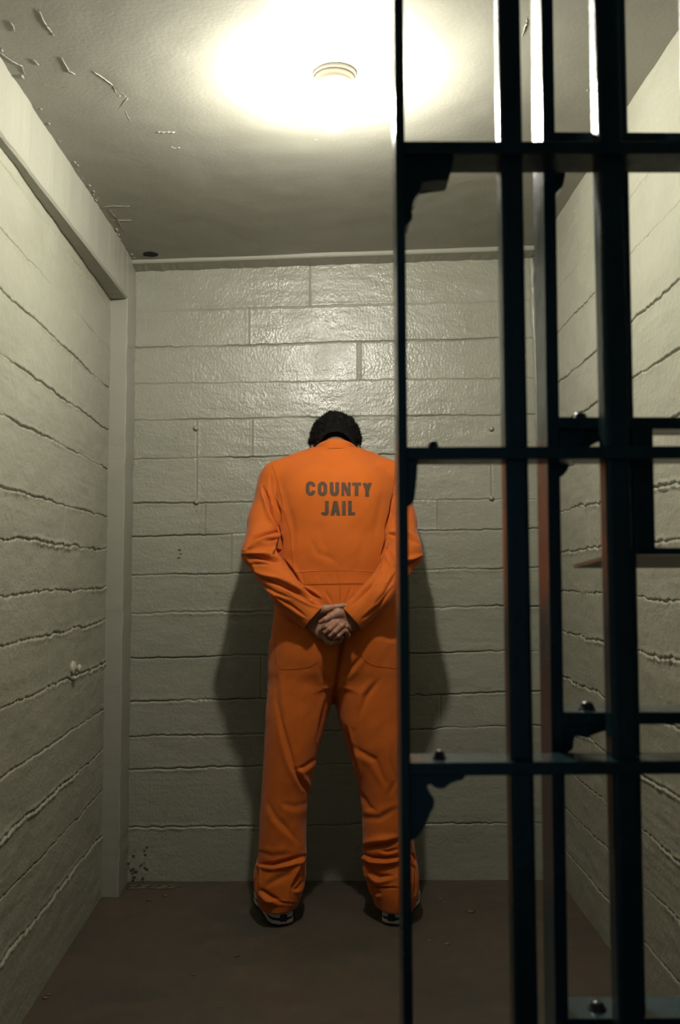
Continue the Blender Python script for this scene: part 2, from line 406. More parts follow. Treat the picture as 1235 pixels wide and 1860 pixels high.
# ---------------------------------------------------------------- iron door and grille
def hx(px, d): return (px - 600) / FPX * d                    # x at eye level
def hz(py, d): return U(617, py, d).z
def bolt(parent, x, y, z, mat=M_bolt, r=.009):
    bm = bmesh.new()
    lathe(bm, [(r * 1.15, 0), (r * 1.15, .0015), (r * .95, .0018), (r * .9, .005), (r * .6, .0085), (.0001, .0095)], (x, y, z), 'Z', 18)
    return bmobj('bolt', bm, mat, parent, smooth=True)
def bracket(parent, pix, d, y0, y1, name='corner_bracket'):
    bm = bmesh.new()
    pts = [(U(x, y, d).x, U(x, y, d).z) for x, y in pix]
    prism(bm, pts, y0, y1)
    bmesh.ops.bevel(bm, geom=[e for e in bm.edges], offset=.0012, segments=2, affect='EDGES')
    return bmobj(name, bm, M_iron, parent)
d1, t1 = 1.0, .055
door = empty('barred_cell_door', (.4, d1 + t1 / 2, 0), 'dark blue-green iron barred cell door slid half open, nearest the viewer, its edge crossing the man\'s side', 'cell door')
stx0, stx1 = hx(723, d1), hx(740.5, d1)
bm = bmesh.new(); box(bm, stx0, stx1, d1, d1 + t1, .012, 2.13, .002); bmobj('stile', bm, M_iron, door)
bm = bmesh.new(); box(bm, .74, .753, d1, d1 + t1, .012, 2.13, .002); bmobj('stile', bm, M_iron, door)
zr1 = hz(818, d1); sp1 = .332
RT = .0138
rails1 = []
zt = [hz(263, d1), hz(820, d1), hz(1396, d1)]
rz1 = [zt[2] - sp1 * 2, zt[2] - sp1, zt[2], zt[1], zt[0], zt[0] + sp1]
for z in rz1 + [2.123]:
    bm = bmesh.new(); box(bm, stx1 - .001, .742, d1 + .0015, d1 + t1 - .0015, z - RT / 2, z + RT / 2, .0018)
    rails1.append(bmobj('rail', bm, M_iron, door))
bw = .0252; sc = .104
xb1 = hx(945, d1)
for k in range(5):
    x = xb1 + k * sc + (.006 if k else 0)
    if x > .72: break
    bm = bmesh.new(); box(bm, x - bw / 2, x + bw / 2 + (.002 if k else 0), d1 + .012, d1 + .012 + .030, .02, 2.12, .005)
    bmobj('bar', bm, M_iron, door, smooth=False)
bolt(rails1[4 - 0 - 2 + 1], hx(788, 1.02), d1 + .022, zt[1] + RT / 2, r=.0066)
bolt(rails1[2], hx(793, 1.02), d1 + .024, zt[2] + RT / 2, r=.0066)
bolt(rails1[4], hx(793, 1.02), d1 + .024, zt[0] + RT / 2, r=.0066)
g3 = [(736, 1402), (846, 1402), (838, 1416), (815, 1419), (803, 1432), (787, 1430), (778, 1420), (770, 1424), (774, 1438), (786, 1450), (785, 1466), (773, 1482), (770, 1496), (755, 1520), (736, 1530)]
bracket(door, g3, d1 + .01, d1 + .012, d1 + .045)
g2 = [(734, 826), (766, 826), (756, 836), (756, 868), (752, 905), (746, 915), (734, 917)]
bracket(door, g2, d1 + .01, d1 + .008, d1 + .047)
g1 = [(733, 262), (830, 262), (826, 290), (818, 322), (768, 326), (764, 346), (752, 360), (748, 376), (752, 392), (744, 403), (733, 406)]
bracket(door, g1, d1 + .01, d1 + .012, d1 + .045)

door.rotation_euler.y = -.005; door.location.x += .0065
d2, t2 = 1.066, .056
grille = empty('barred_wall_grille', (.6, d2 + t2 / 2, 0), 'fixed dark iron bar grille behind the door, joined to the right wall', 'bar grille')
gx0, gx1 = hx(997, d2), hx(1020, d2)
bm = bmesh.new(); box(bm, gx0, gx1, d2, d2 + t2, .0, 2.33, .0015); bmobj('stile', bm, M_iron, grille)
bm = bmesh.new(); box(bm, .758, .7715, d2, d2 + t2, .0, 2.33, .0015); bmobj('stile', bm, M_iron, grille)
zg = [hz(1865, d2), hz(1306, d2), hz(767, d2), hz(247, d2)]
rails2 = []
for z in zg + [zg[3] + .332]:
    bm = bmesh.new(); box(bm, gx1 - .001, .76, d2 + .001, d2 + t2 - .001, z - RT / 2, z + RT / 2, .0018)
    rails2.append(bmobj('rail', bm, M_iron, grille))
for k, z in enumerate((zg[0],)):
    pass
xs2 = [hx(1145, d2) + k * .103 for k in range(3)]
for k, x in enumerate(xs2):
    if x > .74: break
    segs = ((.0, 2.33),) if k == 0 else ((.0, hz(1001, d2)), (zg[2], 2.33))
    for z0, z1 in segs:
        bm = bmesh.new(); box(bm, x - .0126, x + .0126, d2 + .013, d2 + .043, z0, z1, .005); bmobj('bar', bm, M_iron, grille)
bolt(rails2[1], hx(1064, 1.085), d2 + .024, zg[1] + RT / 2)
bolt(rails2[0], hx(1073, 1.085), d2 + .024, zg[0] + RT / 2)
bolt(rails2[2], hx(1060, 1.085), d2 + .024, zg[2] + RT / 2)
g = [(1012, 772), (1102, 772), (1094, 800), (1075, 806), (1060, 815), (1046, 818), (1036, 838), (1032, 854), (1022, 865), (1012, 868)]
bracket(grille, g, d2 + .01, d2 + .012, d2 + .044)
g = [(1012, 1310), (1112, 1310), (1106, 1328), (1084, 1331), (1066, 1342), (1052, 1336), (1043, 1336), (1042, 1362), (1026, 1372), (1012, 1376)]
bracket(grille, g, d2 + .01, d2 + .012, d2 + .044)
g = [(1008, 250), (1036, 250), (1027, 320), (1024, 336), (1014, 346), (1008, 354)]
bracket(grille, g, d2 + .01, d2 + .012, d2 + .044)
# food slot: jamb, sill, shelf
zs = hz(1001, d2)
bm = bmesh.new(); box(bm, hx(1155, d2), hx(1193, d2), d2 + .002, d2 + .02, zs, zg[2], .0015); bmobj('slot_jamb', bm, M_iron, grille)
bm = bmesh.new(); box(bm, hx(1155, d2), .76, d2 + .002, d2 + .05, zs - .004, zs + .004, .001); bmobj('slot_sill', bm, M_iron, grille)
bm = bmesh.new()
xa = .352; za, zc = EYE + .0225, EYE + .0065
a = [(xa + .002, d2 + .05, za), (.76, d2 + .05, za), (.76, d2 + .29, zc), (xa, d2 + .29, zc)]
vb = [bm.verts.new(p) for p in a]; vt = [bm.verts.new((p[0], p[1], p[2] + .005)) for p in a]
bm.faces.new(vb); bm.faces.new(vt[::-1])
for i in range(4): bm.faces.new((vb[i], vt[i], vt[(i + 1) % 4], vb[(i + 1) % 4]))
M_shelf = material('rust_brown_steel', (.16, .10, .06), .45, bumps=[(60, (1, 1, 1), .002, .3, 3)])
bmobj('slot_shelf', bm, M_shelf, grille)
# ---------------------------------------------------------------- the man: distance fields turned into meshes
class Grid:
    def __init__(s, lo, hi, h):
        s.lo = np.array(lo, float); s.h = h; s.n = np.ceil((np.array(hi) - s.lo) / h).astype(int) + 1
        s.F = np.full(tuple(s.n), 1.0, np.float32)
    def win(s, lo, hi, m):
        a = np.maximum(0, np.floor((np.array(lo) - m - s.lo) / s.h).astype(int)); b = np.minimum(s.n, np.ceil((np.array(hi) + m - s.lo) / s.h).astype(int) + 1)
        sl = tuple(slice(int(i), int(j)) for i, j in zip(a, b))
        ax = [(s.lo[k] + s.h * np.arange(a[k], b[k])).astype(np.float32) for k in range(3)]
        return sl, ax[0][:, None, None], ax[1][None, :, None], ax[2][None, None, :]
    def add(s, fn, lo, hi, k=0.0, m=.03, kz=None):
        sl, X, Y, Z = s.win(lo, hi, m + (k if kz is None else .04))
        if 0 in s.F[sl].shape: return
        f = fn(X, Y, Z).astype(np.float32); a = s.F[sl]
        kk = k if kz is None else kz(Z)
        s.F[sl] = smin(a, f, kk)
    def sub(s, fn, lo, hi, m=.01):
        sl, X, Y, Z = s.win(lo, hi, m); s.F[sl] = np.maximum(s.F[sl], -fn(X, Y, Z))
    def mesh(s):
        F = s.F; ng = F < 0
        cnt = np.zeros(tuple(np.array(F.shape) - 1), np.int8)
        for i in (0, 1):
            for j in (0, 1):
                for k in (0, 1):
                    cnt += ng[i:F.shape[0] - 1 + i, j:F.shape[1] - 1 + j, k:F.shape[2] - 1 + k]
        act = np.argwhere((cnt > 0) & (cnt < 8)); ids = np.full(cnt.shape, -1, np.int32); ids[tuple(act.T)] = np.arange(len(act))
        P = np.zeros((len(act), 3)); W = np.zeros(len(act)); cr = [(i, j, k) for i in (0, 1) for j in (0, 1) for k in (0, 1)]
        val = {c: F[act[:, 0] + c[0], act[:, 1] + c[1], act[:, 2] + c[2]] for c in cr}
        for c in cr:
            for ax in range(3):
                if c[ax]: continue
                e = list(c); e[ax] = 1; e = tuple(e); a, b = val[c], val[e]; m = (a < 0) != (b < 0)
                t = np.where(m, a / np.where(m, a - b, 1), 0); p = np.array(c, float)[None] + t[:, None] * (np.array(e) - np.array(c))[None]
                P += p * m[:, None]; W += m
        V = s.lo + s.h * (act + P / W[:, None])
        Q = []
        for ax in range(3):
            sl0 = [slice(None)] * 3; sl1 = [slice(None)] * 3; sl0[ax] = slice(0, -1); sl1[ax] = slice(1, None)
            a, b = ng[tuple(sl0)], ng[tuple(sl1)]; e = np.argwhere(a != b); u, v = (ax + 1) % 3, (ax + 2) % 3
            e = e[(e[:, u] > 0) & (e[:, v] > 0) & (e[:, u] < F.shape[u] - 1) & (e[:, v] < F.shape[v] - 1)]
            def g(du, dv):
                q = e.copy(); q[:, u] += du; q[:, v] += dv; return ids[tuple(q.T)]
            q = np.stack([g(-1, -1), g(0, -1), g(0, 0), g(-1, 0)], 1); fl = ~a[tuple(e.T)]
            q[fl] = q[fl][:, ::-1]; Q.append(q)
        return V, np.concatenate(Q)
def smin(a, b, k):
    if np.isscalar(k) and k <= 0: return np.minimum(a, b)
    k = np.maximum(k, 1e-5); h = np.clip(.5 + .5 * (b - a) / k, 0, 1)
    return b + (a - b) * h - k * h * (1 - h)
def cone(p, q, r0, r1, fl=1.0):
    """tapered capsule from p to q"""
    p = np.array(p, float); q = np.array(q, float); d = q - p; L2 = d @ d
    def f(X, Y, Z):
        x, y, z = X - p[0], Y - p[1], Z - p[2]; t = np.clip((x * d[0] + y * d[1] + z * d[2]) / L2, 0, 1)
        return np.sqrt((x - t * d[0]) ** 2 + ((y - t * d[1]) / fl) ** 2 + (z - t * d[2]) ** 2) - (r0 + (r1 - r0) * t)
    m = max(r0, r1); return f, np.minimum(p, q) - m, np.maximum(p, q) + m
def ell(c, r, R=None):
    c = np.array(c, float); r = np.array(r, float); R = np.eye(3) if R is None else np.array(R)   # columns = axes
    def f(X, Y, Z):
        x, y, z = X - c[0], Y - c[1], Z - c[2]
        q = [x * R[0, k] + y * R[1, k] + z * R[2, k] for k in range(3)]
        k0 = np.sqrt(sum((q[k] / r[k]) ** 2 for k in range(3))); k1 = np.sqrt(sum((q[k] / r[k] ** 2) ** 2 for k in range(3)))
        return k0 * (k0 - 1) / np.maximum(k1, 1e-6)
    m = r.max(); return f, c - m, c + m
def loft(rows, n=2.3, inset=0.0):
    """rows: (py, pxl, pxr, depth, half depth) top to bottom"""
    T = []
    for py, l, r, d, hb in rows:
        A, B = U(l, py, d), U(r, py, d); T.append(((A.z + B.z) / 2, (A.x + B.x) / 2, (B.x - A.x) / 2, d, hb))
    T = np.array(T[::-1]); z = T[:, 0]
    zz = np.linspace(z[0], z[-1], 400)
    I = [np.interp(zz, z, T[:, k]) for k in range(1, 5)]
    ker = np.hanning(15); ker /= ker.sum()
    I = [np.convolve(np.pad(a, 7, 'edge'), ker, 'valid') for a in I]
    def f(X, Y, Z):
        cx, a, cy, b = [np.interp(Z, zz, q) for q in I]; a = a - inset; b = b - inset
        x = np.abs(X - cx) / a; y = np.abs(Y - cy) / b
        r = (x ** n + y ** n) ** (1 / n); g = np.minimum(a, b)
        d = (r - 1) * g
        return np.maximum(d, np.maximum(z[0] - Z, Z - z[-1]))
    m = T[:, 2].max(); mb = T[:, 4].max()
    return f, (T[:, 1].min() - m, T[:, 3].min() - mb, z[0]), (T[:, 1].max() + m, T[:, 3].max() + mb, z[-1])
def W(px, py, d): return np.array(U(px, py, d))
def relax(V, Q, it, lam=.5):
    e = np.concatenate([Q[:, [0, 1]], Q[:, [1, 2]], Q[:, [2, 3]], Q[:, [3, 0]]]); e = np.concatenate([e, e[:, ::-1]])
    n = np.bincount(e[:, 0], minlength=len(V))
    for i in range(it):
        for l in (lam, -lam * .9):
            S_ = np.stack([np.bincount(e[:, 0], weights=V[e[:, 1], k], minlength=len(V)) for k in range(3)], 1) / np.maximum(n, 1)[:, None]
            V = V + l * (S_ - V)
    return V
def normals(V, Q):
    n = np.cross(V[Q[:, 2]] - V[Q[:, 0]], V[Q[:, 3]] - V[Q[:, 1]]); N = np.zeros_like(V)
    for k in range(4):
        for a in range(3): N[:, a] += np.bincount(Q[:, k], weights=n[:, a], minlength=len(V))
    return N / np.maximum(np.linalg.norm(N, axis=1), 1e-12)[:, None]

man = empty('person', (0, 3.14, 0), 'man in orange jail jumpsuit facing the back wall, head bowed, hands clasped behind him', 'person')
OFF = np.array([0, 3.14, 0])
def child(name, V, F, mat, parent, smooth=True, off=OFF):
    return link(name, npmesh(name, V - off, F, mat, smooth), parent)

# ---- jumpsuit
def R(*a): return loft(*a)
torso = [(817, 560, 658, 3.26, .085), (822, 542, 678, 3.25, .09), (832, 516, 699, 3.24, .09), (842, 500, 716, 3.23, .10), (852, 493, 724, 3.225, .11), (870, 489, 729, 3.22, .125), (900, 490, 728, 3.21, .14), (950, 498, 726, 3.20, .145),
         (1000, 493, 727, 3.185, .135), (1045, 494, 726, 3.175, .125), (1100, 499, 726, 3.165, .128), (1150, 493, 733, 3.16, .138), (1190, 492, 736, 3.16, .132), (1215, 495, 733, 3.158, .118), (1240, 504, 722, 3.156, .095)]
legL = [(1170, 496, 606, 3.16, .115), (1215, 490, 611, 3.155, .122), (1262, 485, 606, 3.15, .112), (1303, 482, 595, 3.145, .106), (1364, 479, 578, 3.14, .098), (1439, 475, 562, 3.14, .09), (1483, 472, 557, 3.14, .088), (1530, 470, 556, 3.135, .086),
        (1556, 468, 557, 3.135, .088), (1574, 463, 556, 3.135, .098), (1590, 460, 556, 3.135, .105), (1612, 462, 553, 3.135, .108), (1624, 467, 549, 3.132, .104), (1640, 470, 542, 3.130, .098)]
legR = [(1170, 618, 734, 3.16, .115), (1215, 613, 738, 3.155, .122), (1262, 608, 739, 3.15, .112), (1303, 614, 740, 3.145, .106), (1350, 629, 741, 3.14, .10), (1415, 648, 742, 3.14, .092), (1466, 657, 745, 3.14, .089), (1530, 659, 752, 3.135, .086),
        (1556, 659, 755, 3.135, .088), (1574, 661, 759, 3.135, .098), (1590, 664, 761, 3.135, .105), (1612, 669, 761, 3.135, .108), (1624, 675, 758, 3.132, .104), (1640, 680, 754, 3.130, .098)]
G = Grid((-.36, 2.93, .03), (.36, 3.42, 1.66), .0030)
G.add(*R(legL, 2.2), 0); G.add(*R(legR, 2.2), .02); G.add(*R(torso, 2.35), .03); G.add(*ell(W(609, 1205, 3.15), (.055, .098, .105)), .045)
for sx in (560, 662): G.add(*ell(W(sx, 1165, 3.11), (.088, .085, .115)), .05)
G.add(*ell(W(573, 905, 3.13), (.075, .06, .11)), .05); G.add(*ell(W(651, 905, 3.13), (.075, .06, .11)), .05)       # shoulder blades
# sleeves
def sleeve(sh, up, el, fo, cu, g):
    s = Grid(g.lo, g.lo + g.h * (g.n - 1), g.h)
    s.F[:] = 1
    s.add(*cone(sh[0], up[0], sh[1], up[1]), 0); s.add(*cone(up[0], el[0], up[1], el[1]), .03)
    s.add(*cone(el[0], fo[0], el[1] * .97, fo[1], .92), .012); s.add(*cone(fo[0], cu[0], fo[1], cu[1], .9), .02)
    d = cu[0] - fo[0]; d = d / np.linalg.norm(d)
    def plane(X, Y, Z): return -((X - cu[0][0]) * d[0] + (Y - cu[0][1]) * d[1] + (Z - cu[0][2]) * d[2] - .0)
    lo = np.minimum(cu[0], cu[0] + d * .1) - .08; hi = np.maximum(cu[0], cu[0] + d * .1) + .08
    sl, X, Y, Z = s.win(lo, hi, 0)
    near = (X - cu[0][0]) ** 2 + (Y - cu[0][1]) ** 2 + (Z - cu[0][2]) ** 2 < .075 ** 2
    s.F[sl] = np.where(near, np.maximum(s.F[sl], -plane(X, Y, Z)), s.F[sl])
    s.sub(*cone(cu[0] - d * .035, cu[0] + d * .08, cu[1] - .0065, cu[1] - .005, .88), m=.01)
    kz = lambda Z: np.clip((Z - 1.42) / .08, 0, 1) * .045 + .003
    g.F[...] = smin(g.F, s.F, np.broadcast_to(kz((g.lo[2] + g.h * np.arange(g.n[2]))[None, None, :]).astype(np.float32), g.F.shape))
    return d
cuL, cuR = W(571, 1122, 2.992), W(637, 1124, 2.985)
dL = sleeve((W(500, 878, 3.205), .062), (W(481, 945, 3.165), .051), (W(469, 1004, 3.085), .0545), (W(521, 1077, 3.005), .048), (cuL, .0475), G)
dR = sleeve((W(712, 878, 3.205), .062), (W(726, 945, 3.165), .051), (W(737, 1004, 3.085), .0545), (W(686, 1080, 3.0), .048), (cuR, .047), G)
# open hems
for L, sg in ((legL, -1), (legR, 1)):
    G.sub(*R([r for r in L if r[0] >= 1612], 2.2, .006), m=0)
V, Q = G.mesh(); print('jumpsuit', len(V)); del G
V = relax(V, Q, 2)
N = normals(V, Q)
# cloth folds: valley with a raised lip; strokes given along the cloth as the photograph shows them
def cA(x, y): return (400 + x * .34008, 740 + y * .34013)
def cB(x, y): return (400 + x * .34008, 1160 + y * .34001)
def cS(x, y): return (430 + x * .13980, 830 + y * .13978)       # left sleeve
def cF(x, y): return (440 + x * .27530, 1520 + y * .27523)      # feet
folds = []
def fold(cv, pts, amp, w, side=1, lip=.7): folds.append(([cv(*p) for p in pts], amp, w, side, lip))
# left sleeve
fold(cS, [(110, 1170), (230, 1060), (360, 1010), (540, 985)], 9, 6.5, 1, .9)
fold(cS, [(300, 1110), (430, 1090), (520, 1060)], 3, 4, 1)
fold(cS, [(90, 1290), (230, 1300), (390, 1320), (560, 1370)], 8, 5.5, -1, .9)
fold(cS, [(150, 1400), (300, 1390), (420, 1400)], 3, 4, -1)
fold(cS, [(180, 1490), (320, 1570), (560, 1650), (820, 1780), (950, 1860)], 8, 5.5, -1, .9)
fold(cS, [(100, 1340), (200, 1450), (260, 1530)], 4, 4, -1)
fold(cS, [(300, 1640), (500, 1760), (700, 1840)], 4, 4, 1)
fold(cS, [(340, 400), (410, 560), (450, 720), (510, 850), (555, 980)], 10, 5, 1, .6)
fold(cS, [(555, 960), (560, 1100), (550, 1200), (450, 1285)], 10, 5, 1, .4)
fold(cS, [(440, 250), (450, 420), (480, 600), (560, 720)], 3.5, 4, 1)
fold(cS, [(510, 560), (570, 700), (560, 860)], 4, 4, -1)
fold(cS, [(610, 1340), (760, 1540), (830, 1680)], 5, 4.5, -1)
fold(cS, [(820, 1690), (990, 1790), (1100, 1860)], 5, 4, -1)
fold(cA, [(300, 1010), (380, 1060), (460, 1120)], 4, 4, 1)
fold(cA, [(380, 990), (480, 1040), (540, 1065)], 5, 3.5, 1)
fold(cA, [(290, 1060), (340, 1110), (430, 1170)], 3, 4, 1)
# right sleeve
fold(cA, [(925, 470), (915, 560), (890, 640), (885, 720)], 9, 5, -1, .6)
fold(cA, [(890, 700), (875, 760), (860, 800)], 7, 4, -1)
fold(cA, [(1085, 800), (1020, 830), (940, 850)], 8, 5, 1, .9)
fold(cA, [(1060, 730), (1000, 690), (900, 680)], 6, 5, 1)
fold(cA, [(945, 560), (905, 640), (900, 700)], 4, 4, 1)
fold(cA, [(890, 760), (930, 830), (960, 900)], 5, 5, 1)
fold(cA, [(860, 880), (800, 960), (700, 1060)], 5, 4.5, 1)
fold(cA, [(920, 960), (850, 1060), (760, 1130)], 4, 5, 1)
fold(cA, [(940, 880), (880, 990), (820, 1060)], 3.5, 5, 1)
fold(cA, [(1040, 870), (1010, 930), (980, 1000)], 5, 5, 1)
# back
fold(cA, [(310, 350), (350, 480), (390, 640), (400, 800)], 2.0, 9, 1, .3)
fold(cA, [(880, 400), (850, 560), (820, 700)], 1.6, 10, 1, .3)
fold(cA, [(520, 620), (560, 740), (600, 860)], 1.4, 12, 1, .4)
fold(cA, [(480, 700), (520, 780), (580, 800), (640, 840)], 1.5, 9, 1, .5)
fold(cA, [(745, 560), (770, 700), (740, 860)], 1.4, 12, -1, .4)
for k in range(9): fold(cA, [(440 + 45 * k, 885), (448 + 45 * k, 938)], .9, 3, 1 if k % 2 else -1, .5)
fold(cA, [(560, 980), (590, 1030), (600, 1060)], 3, 4, 1); fold(cA, [(700, 960), (680, 1010), (670, 1050)], 3, 4, -1)
fold(cA, [(640, 960), (642, 1050)], 1.5, 3, 1)
# seat
fold(cB, [(650, -60), (640, 60), (625, 200), (605, 360)], 13, 9, 1, .25)
fold(cB, [(600, 60), (600, 200), (590, 330)], 5, 7, -1, .5)
fold(cB, [(660, 210), (700, 160), (760, 90)], 4, 7, 1, .6)
fold(cB, [(530, 150), (560, 230), (560, 310)], 3, 8, 1, .5)
# left leg
fold(cB, [(320, 420), (345, 520), (385, 660), (440, 800)], 5, 7, 1, .6)
fold(cB, [(400, 700), (450, 685), (510, 640)], 4, 6, 1)
fold(cB, [(390, 690), (430, 760), (480, 830)], 5, 6, -1)
fold(cB, [(570, 310), (545, 420), (520, 540)], 4, 6, 1)
fold(cB, [(250, 870), (300, 960), (360, 1020), (420, 1090)], 2.5, 8, 1)
fold(cB, [(330, 880), (400, 900), (460, 880)], 2.0, 9, 1)
fold(cB, [(300, 180), (300, 330), (330, 450)], 2.5, 8, -1)
fold(cF, [(115, 180), (200, 185), (300, 160), (425, 120)], 8, 6, 1, .9)
fold(cF, [(110, 100), (200, 130), (330, 110)], 2, 8, -1)
fold(cF, [(420, 130), (390, 220), (330, 340)], 7, 6, 1, .8)
fold(cF, [(120, 350), (180, 390), (250, 425)], 7, 6, 1, .8)
fold(cF, [(150, 330), (230, 280), (330, 240)], 3.5, 9, -1, .8)
fold(cF, [(105, 200), (90, 290), (100, 380)], 7, 4, -1, .3)
fold(cF, [(330, 350), (370, 340), (400, 290)], 4, 5, 1)
fold(cF, [(100, 440), (230, 432), (350, 440)], 2, 3, -1)
# right leg
fold(cB, [(690, 560), (740, 600), (830, 650), (880, 770)], 3.5, 8, 1)
fold(cB, [(840, 230), (780, 310), (755, 390)], 4, 8, 1)
fold(cB, [(670, 470), (690, 560), (740, 720)], 5, 5, -1)
fold(cB, [(745, 820), (790, 900), (830, 920)], 4, 7, 1)
fold(cB, [(900, 640), (940, 760), (900, 840)], 2.5, 9, 1)
fold(cB, [(765, 960), (850, 960), (955, 900)], 2.5, 9, -1)
fold(cF, [(790, 75), (880, 60), (960, 50), (1040, 20)], 7, 8, -1, .9)
fold(cF, [(790, 110), (860, 138), (950, 142), (1060, 130)], 10, 5.5, 1, .9)
fold(cF, [(820, 150), (850, 230), (900, 265), (990, 260)], 7, 7, 1, .8)
fold(cF, [(900, 90), (960, 100), (1040, 80)], 4, 4, 1)
fold(cF, [(820, 220), (850, 300), (880, 400)], 5, 5, 1)
fold(cF, [(850, 333), (940, 335), (1040, 333)], 2.5, 2.5, -1)
fold(cF, [(870, 370), (920, 375)], 3, 5, 1)
fold(cF, [(1120, 110), (1135, 150), (1125, 200)], 7, 4, 1, .8)
fold(cF, [(1140, 200), (1135, 300), (1140, 380)], 7, 4, 1, .5)
px = PX(V); Dn = np.zeros(len(V)); facing = -N[:, 1]
fac = np.clip((facing - .02) / .25, 0, 1)
for pts, amp, w, side, lip in folds:
    P = np.array(pts); wmax = w * 4
    m = np.where((px[:, 0] > P[:, 0].min() - wmax) & (px[:, 0] < P[:, 0].max() + wmax) & (px[:, 1] > P[:, 1].min() - wmax) & (px[:, 1] < P[:, 1].max() + wmax) & (fac > 0))[0]
    q = px[m]; best = np.full(len(m), 1e9); sg = np.zeros(len(m)); tt = np.zeros(len(m))
    L = np.r_[0, np.cumsum(np.linalg.norm(np.diff(P, axis=0), axis=1))]
    for i in range(len(P) - 1):
        d = P[i + 1] - P[i]; l = np.linalg.norm(d); t = np.clip(((q - P[i]) @ d) / l ** 2, 0, 1); r = q - P[i] - t[:, None] * d
        dist = np.linalg.norm(r, axis=1); b = dist < best; best[b] = dist[b]; s_ = np.sign(d[0] * r[:, 1] - d[1] * r[:, 0]); sg[b] = s_[b]; tt[b] = ((L[i] + t * l) / L[-1])[b]
    sd = best * sg * side; tap = np.clip(np.sin(np.pi * np.clip(tt, .02, .98)), 0, 1) ** .6
    w_ = w * (.6 + .4 * tap); w2 = w_ * .62
    Dn[m] += tap * fac[m] * amp * .001 * (-np.exp(-(sd / w2) ** 2) + lip * np.exp(-((sd - 1.25 * w_) / (.9 * w_)) ** 2)) * (1.95 if amp >= 6 else 1.5)
Dn += fac * (n2(px[:, 0], px[:, 1], 61, .028, .02) * .0022 + n2(px[:, 0] + .5 * px[:, 1], px[:, 1], 62, .07, .05) * .0009)
# raised waistband
wb = np.interp(px[:, 1], [1036, 1039, 1060, 1063], [0, 1, 1, 0]) * ((px[:, 0] > 520) & (px[:, 0] < 700)) * (facing > .3)
Dn += wb * .0016
V = V + N * Dn[:, None]
V = relax(V, Q, 1, .4)
M_cloth = material('orange_cotton', (.50, .106, .007), .82, spec=.25, sheen=.12,
    bumps=[(30, (1, 1, 1), .004, .22, 4), (900, (1, 1, 1), .0004, .25, 1)], var=[(5, (1, 1, 1), (.455, .094, .006), .4, .7)])
M_seam = material('orange_stitching', (.27, .05, .006), .85, spec=.2)
M_print = material('faded_brown_print', (.078, .046, .030), .8, spec=.2, var=[(60, (1, 1, 1), (.12, .060, .026), .45, .75)])
suit = child('jumpsuit', V, Q, M_cloth, man)
bvh = BVHTree.FromPolygons([Vector(v) for v in V], Q.tolist())
EYEV = Vector((0, 0, EYE))
def hit(x, y, off=.0008, prev=None):
    d = (U(x, y, 1.0) - EYEV).normalized(); h = bvh.ray_cast(EYEV, d)
    if h[0] is None: return None
    return h[0] + h[1] * off if h[1].dot(d) < 0 else h[0] - h[1] * off
# stitched seams lying on the cloth
def seam(pts, r=.0009, name='seam', mat=None):
    pts = [np.array(p, float) for p in pts]; P = []
    for a, b in zip(pts, pts[1:]):
        n = max(2, int(np.linalg.norm(b - a) / 2.5))
        for k in range(n):
            h = hit(*(a + (b - a) * k / n), .0002)
            if h is not None: P.append(h)
    bm = bmesh.new(); run = [P[0]]; runs = []
    for p in P[1:]:
        if (p - run[-1]).length > .02: runs.append(run); run = []
        run.append(p)
    runs.append(run)
    for q in runs:
        if len(q) > 2:
            q = [q[0]] + [(q[i - 1] + q[i] + q[i + 1]) / 3 for i in range(1, len(q) - 1)] + [q[-1]]
            tube(bm, q, r, 5)
    bmesh.ops.recalc_face_normals(bm, faces=bm.faces); me = bpy.data.meshes.new(name); bm.to_mesh(me); bm.free(); me.transform(Matrix.Translation(-Vector(OFF))); me.materials.append(mat or M_seam)
    return link(name, me, suit)
def curve(pts, n=8):
    P = [np.array(p, float) for p in pts]; P = [2 * P[0] - P[1]] + P + [2 * P[-1] - P[-2]]; out = []
    for i in range(1, len(P) - 2):
        for k in range(n):
            t = k / n; out.append(.5 * (2 * P[i] + (P[i + 1] - P[i - 1]) * t + (2 * P[i - 1] - 5 * P[i] + 4 * P[i + 1] - P[i + 2]) * t * t + (3 * P[i] - P[i - 1] - 3 * P[i + 1] + P[i + 2]) * t ** 3))
    return out + [P[-2]]
seam(curve([cS(460, 100), (502, 868), (511, 905), cS(600, 680), cS(690, 980), cS(705, 1200), cS(740, 1500)]))
seam(curve([(719, 850), (714, 885), (707, 930), cA(885, 690), cA(868, 790), cA(850, 880)]))
seam(curve([(538, 1040), (575, 1038), (618, 1037), (655, 1038), (690, 1040)]), .0008)
seam(curve([(545, 1063), (580, 1061.5), (618, 1060.5), (662, 1060)]), .0008)
seam([(617, 1062), (617.5, 1096)], .0008)
seam(curve([(499, 1150), (500, 1180), cB(298, 120), cB(312, 155), cB(350, 165), cB(430, 160), cB(490, 145), cB(522, 120)]), .0008)
seam(curve([cB(752, 90), cB(775, 120), cB(820, 145), cB(890, 155), cB(930, 160), (733, 1212)]), .0008)
seam(curve([cF(858, 333), cF(940, 335), cF(1040, 333)]), .0007)
seam(curve([cF(125, 462), cF(240, 456), cF(355, 462)]), .0007)
seam(curve([cB(690, 530), cB(715, 660), cB(745, 800), cB(765, 960)]), .0007)
seam([(545, 1064), (546, 1098)], .0005)
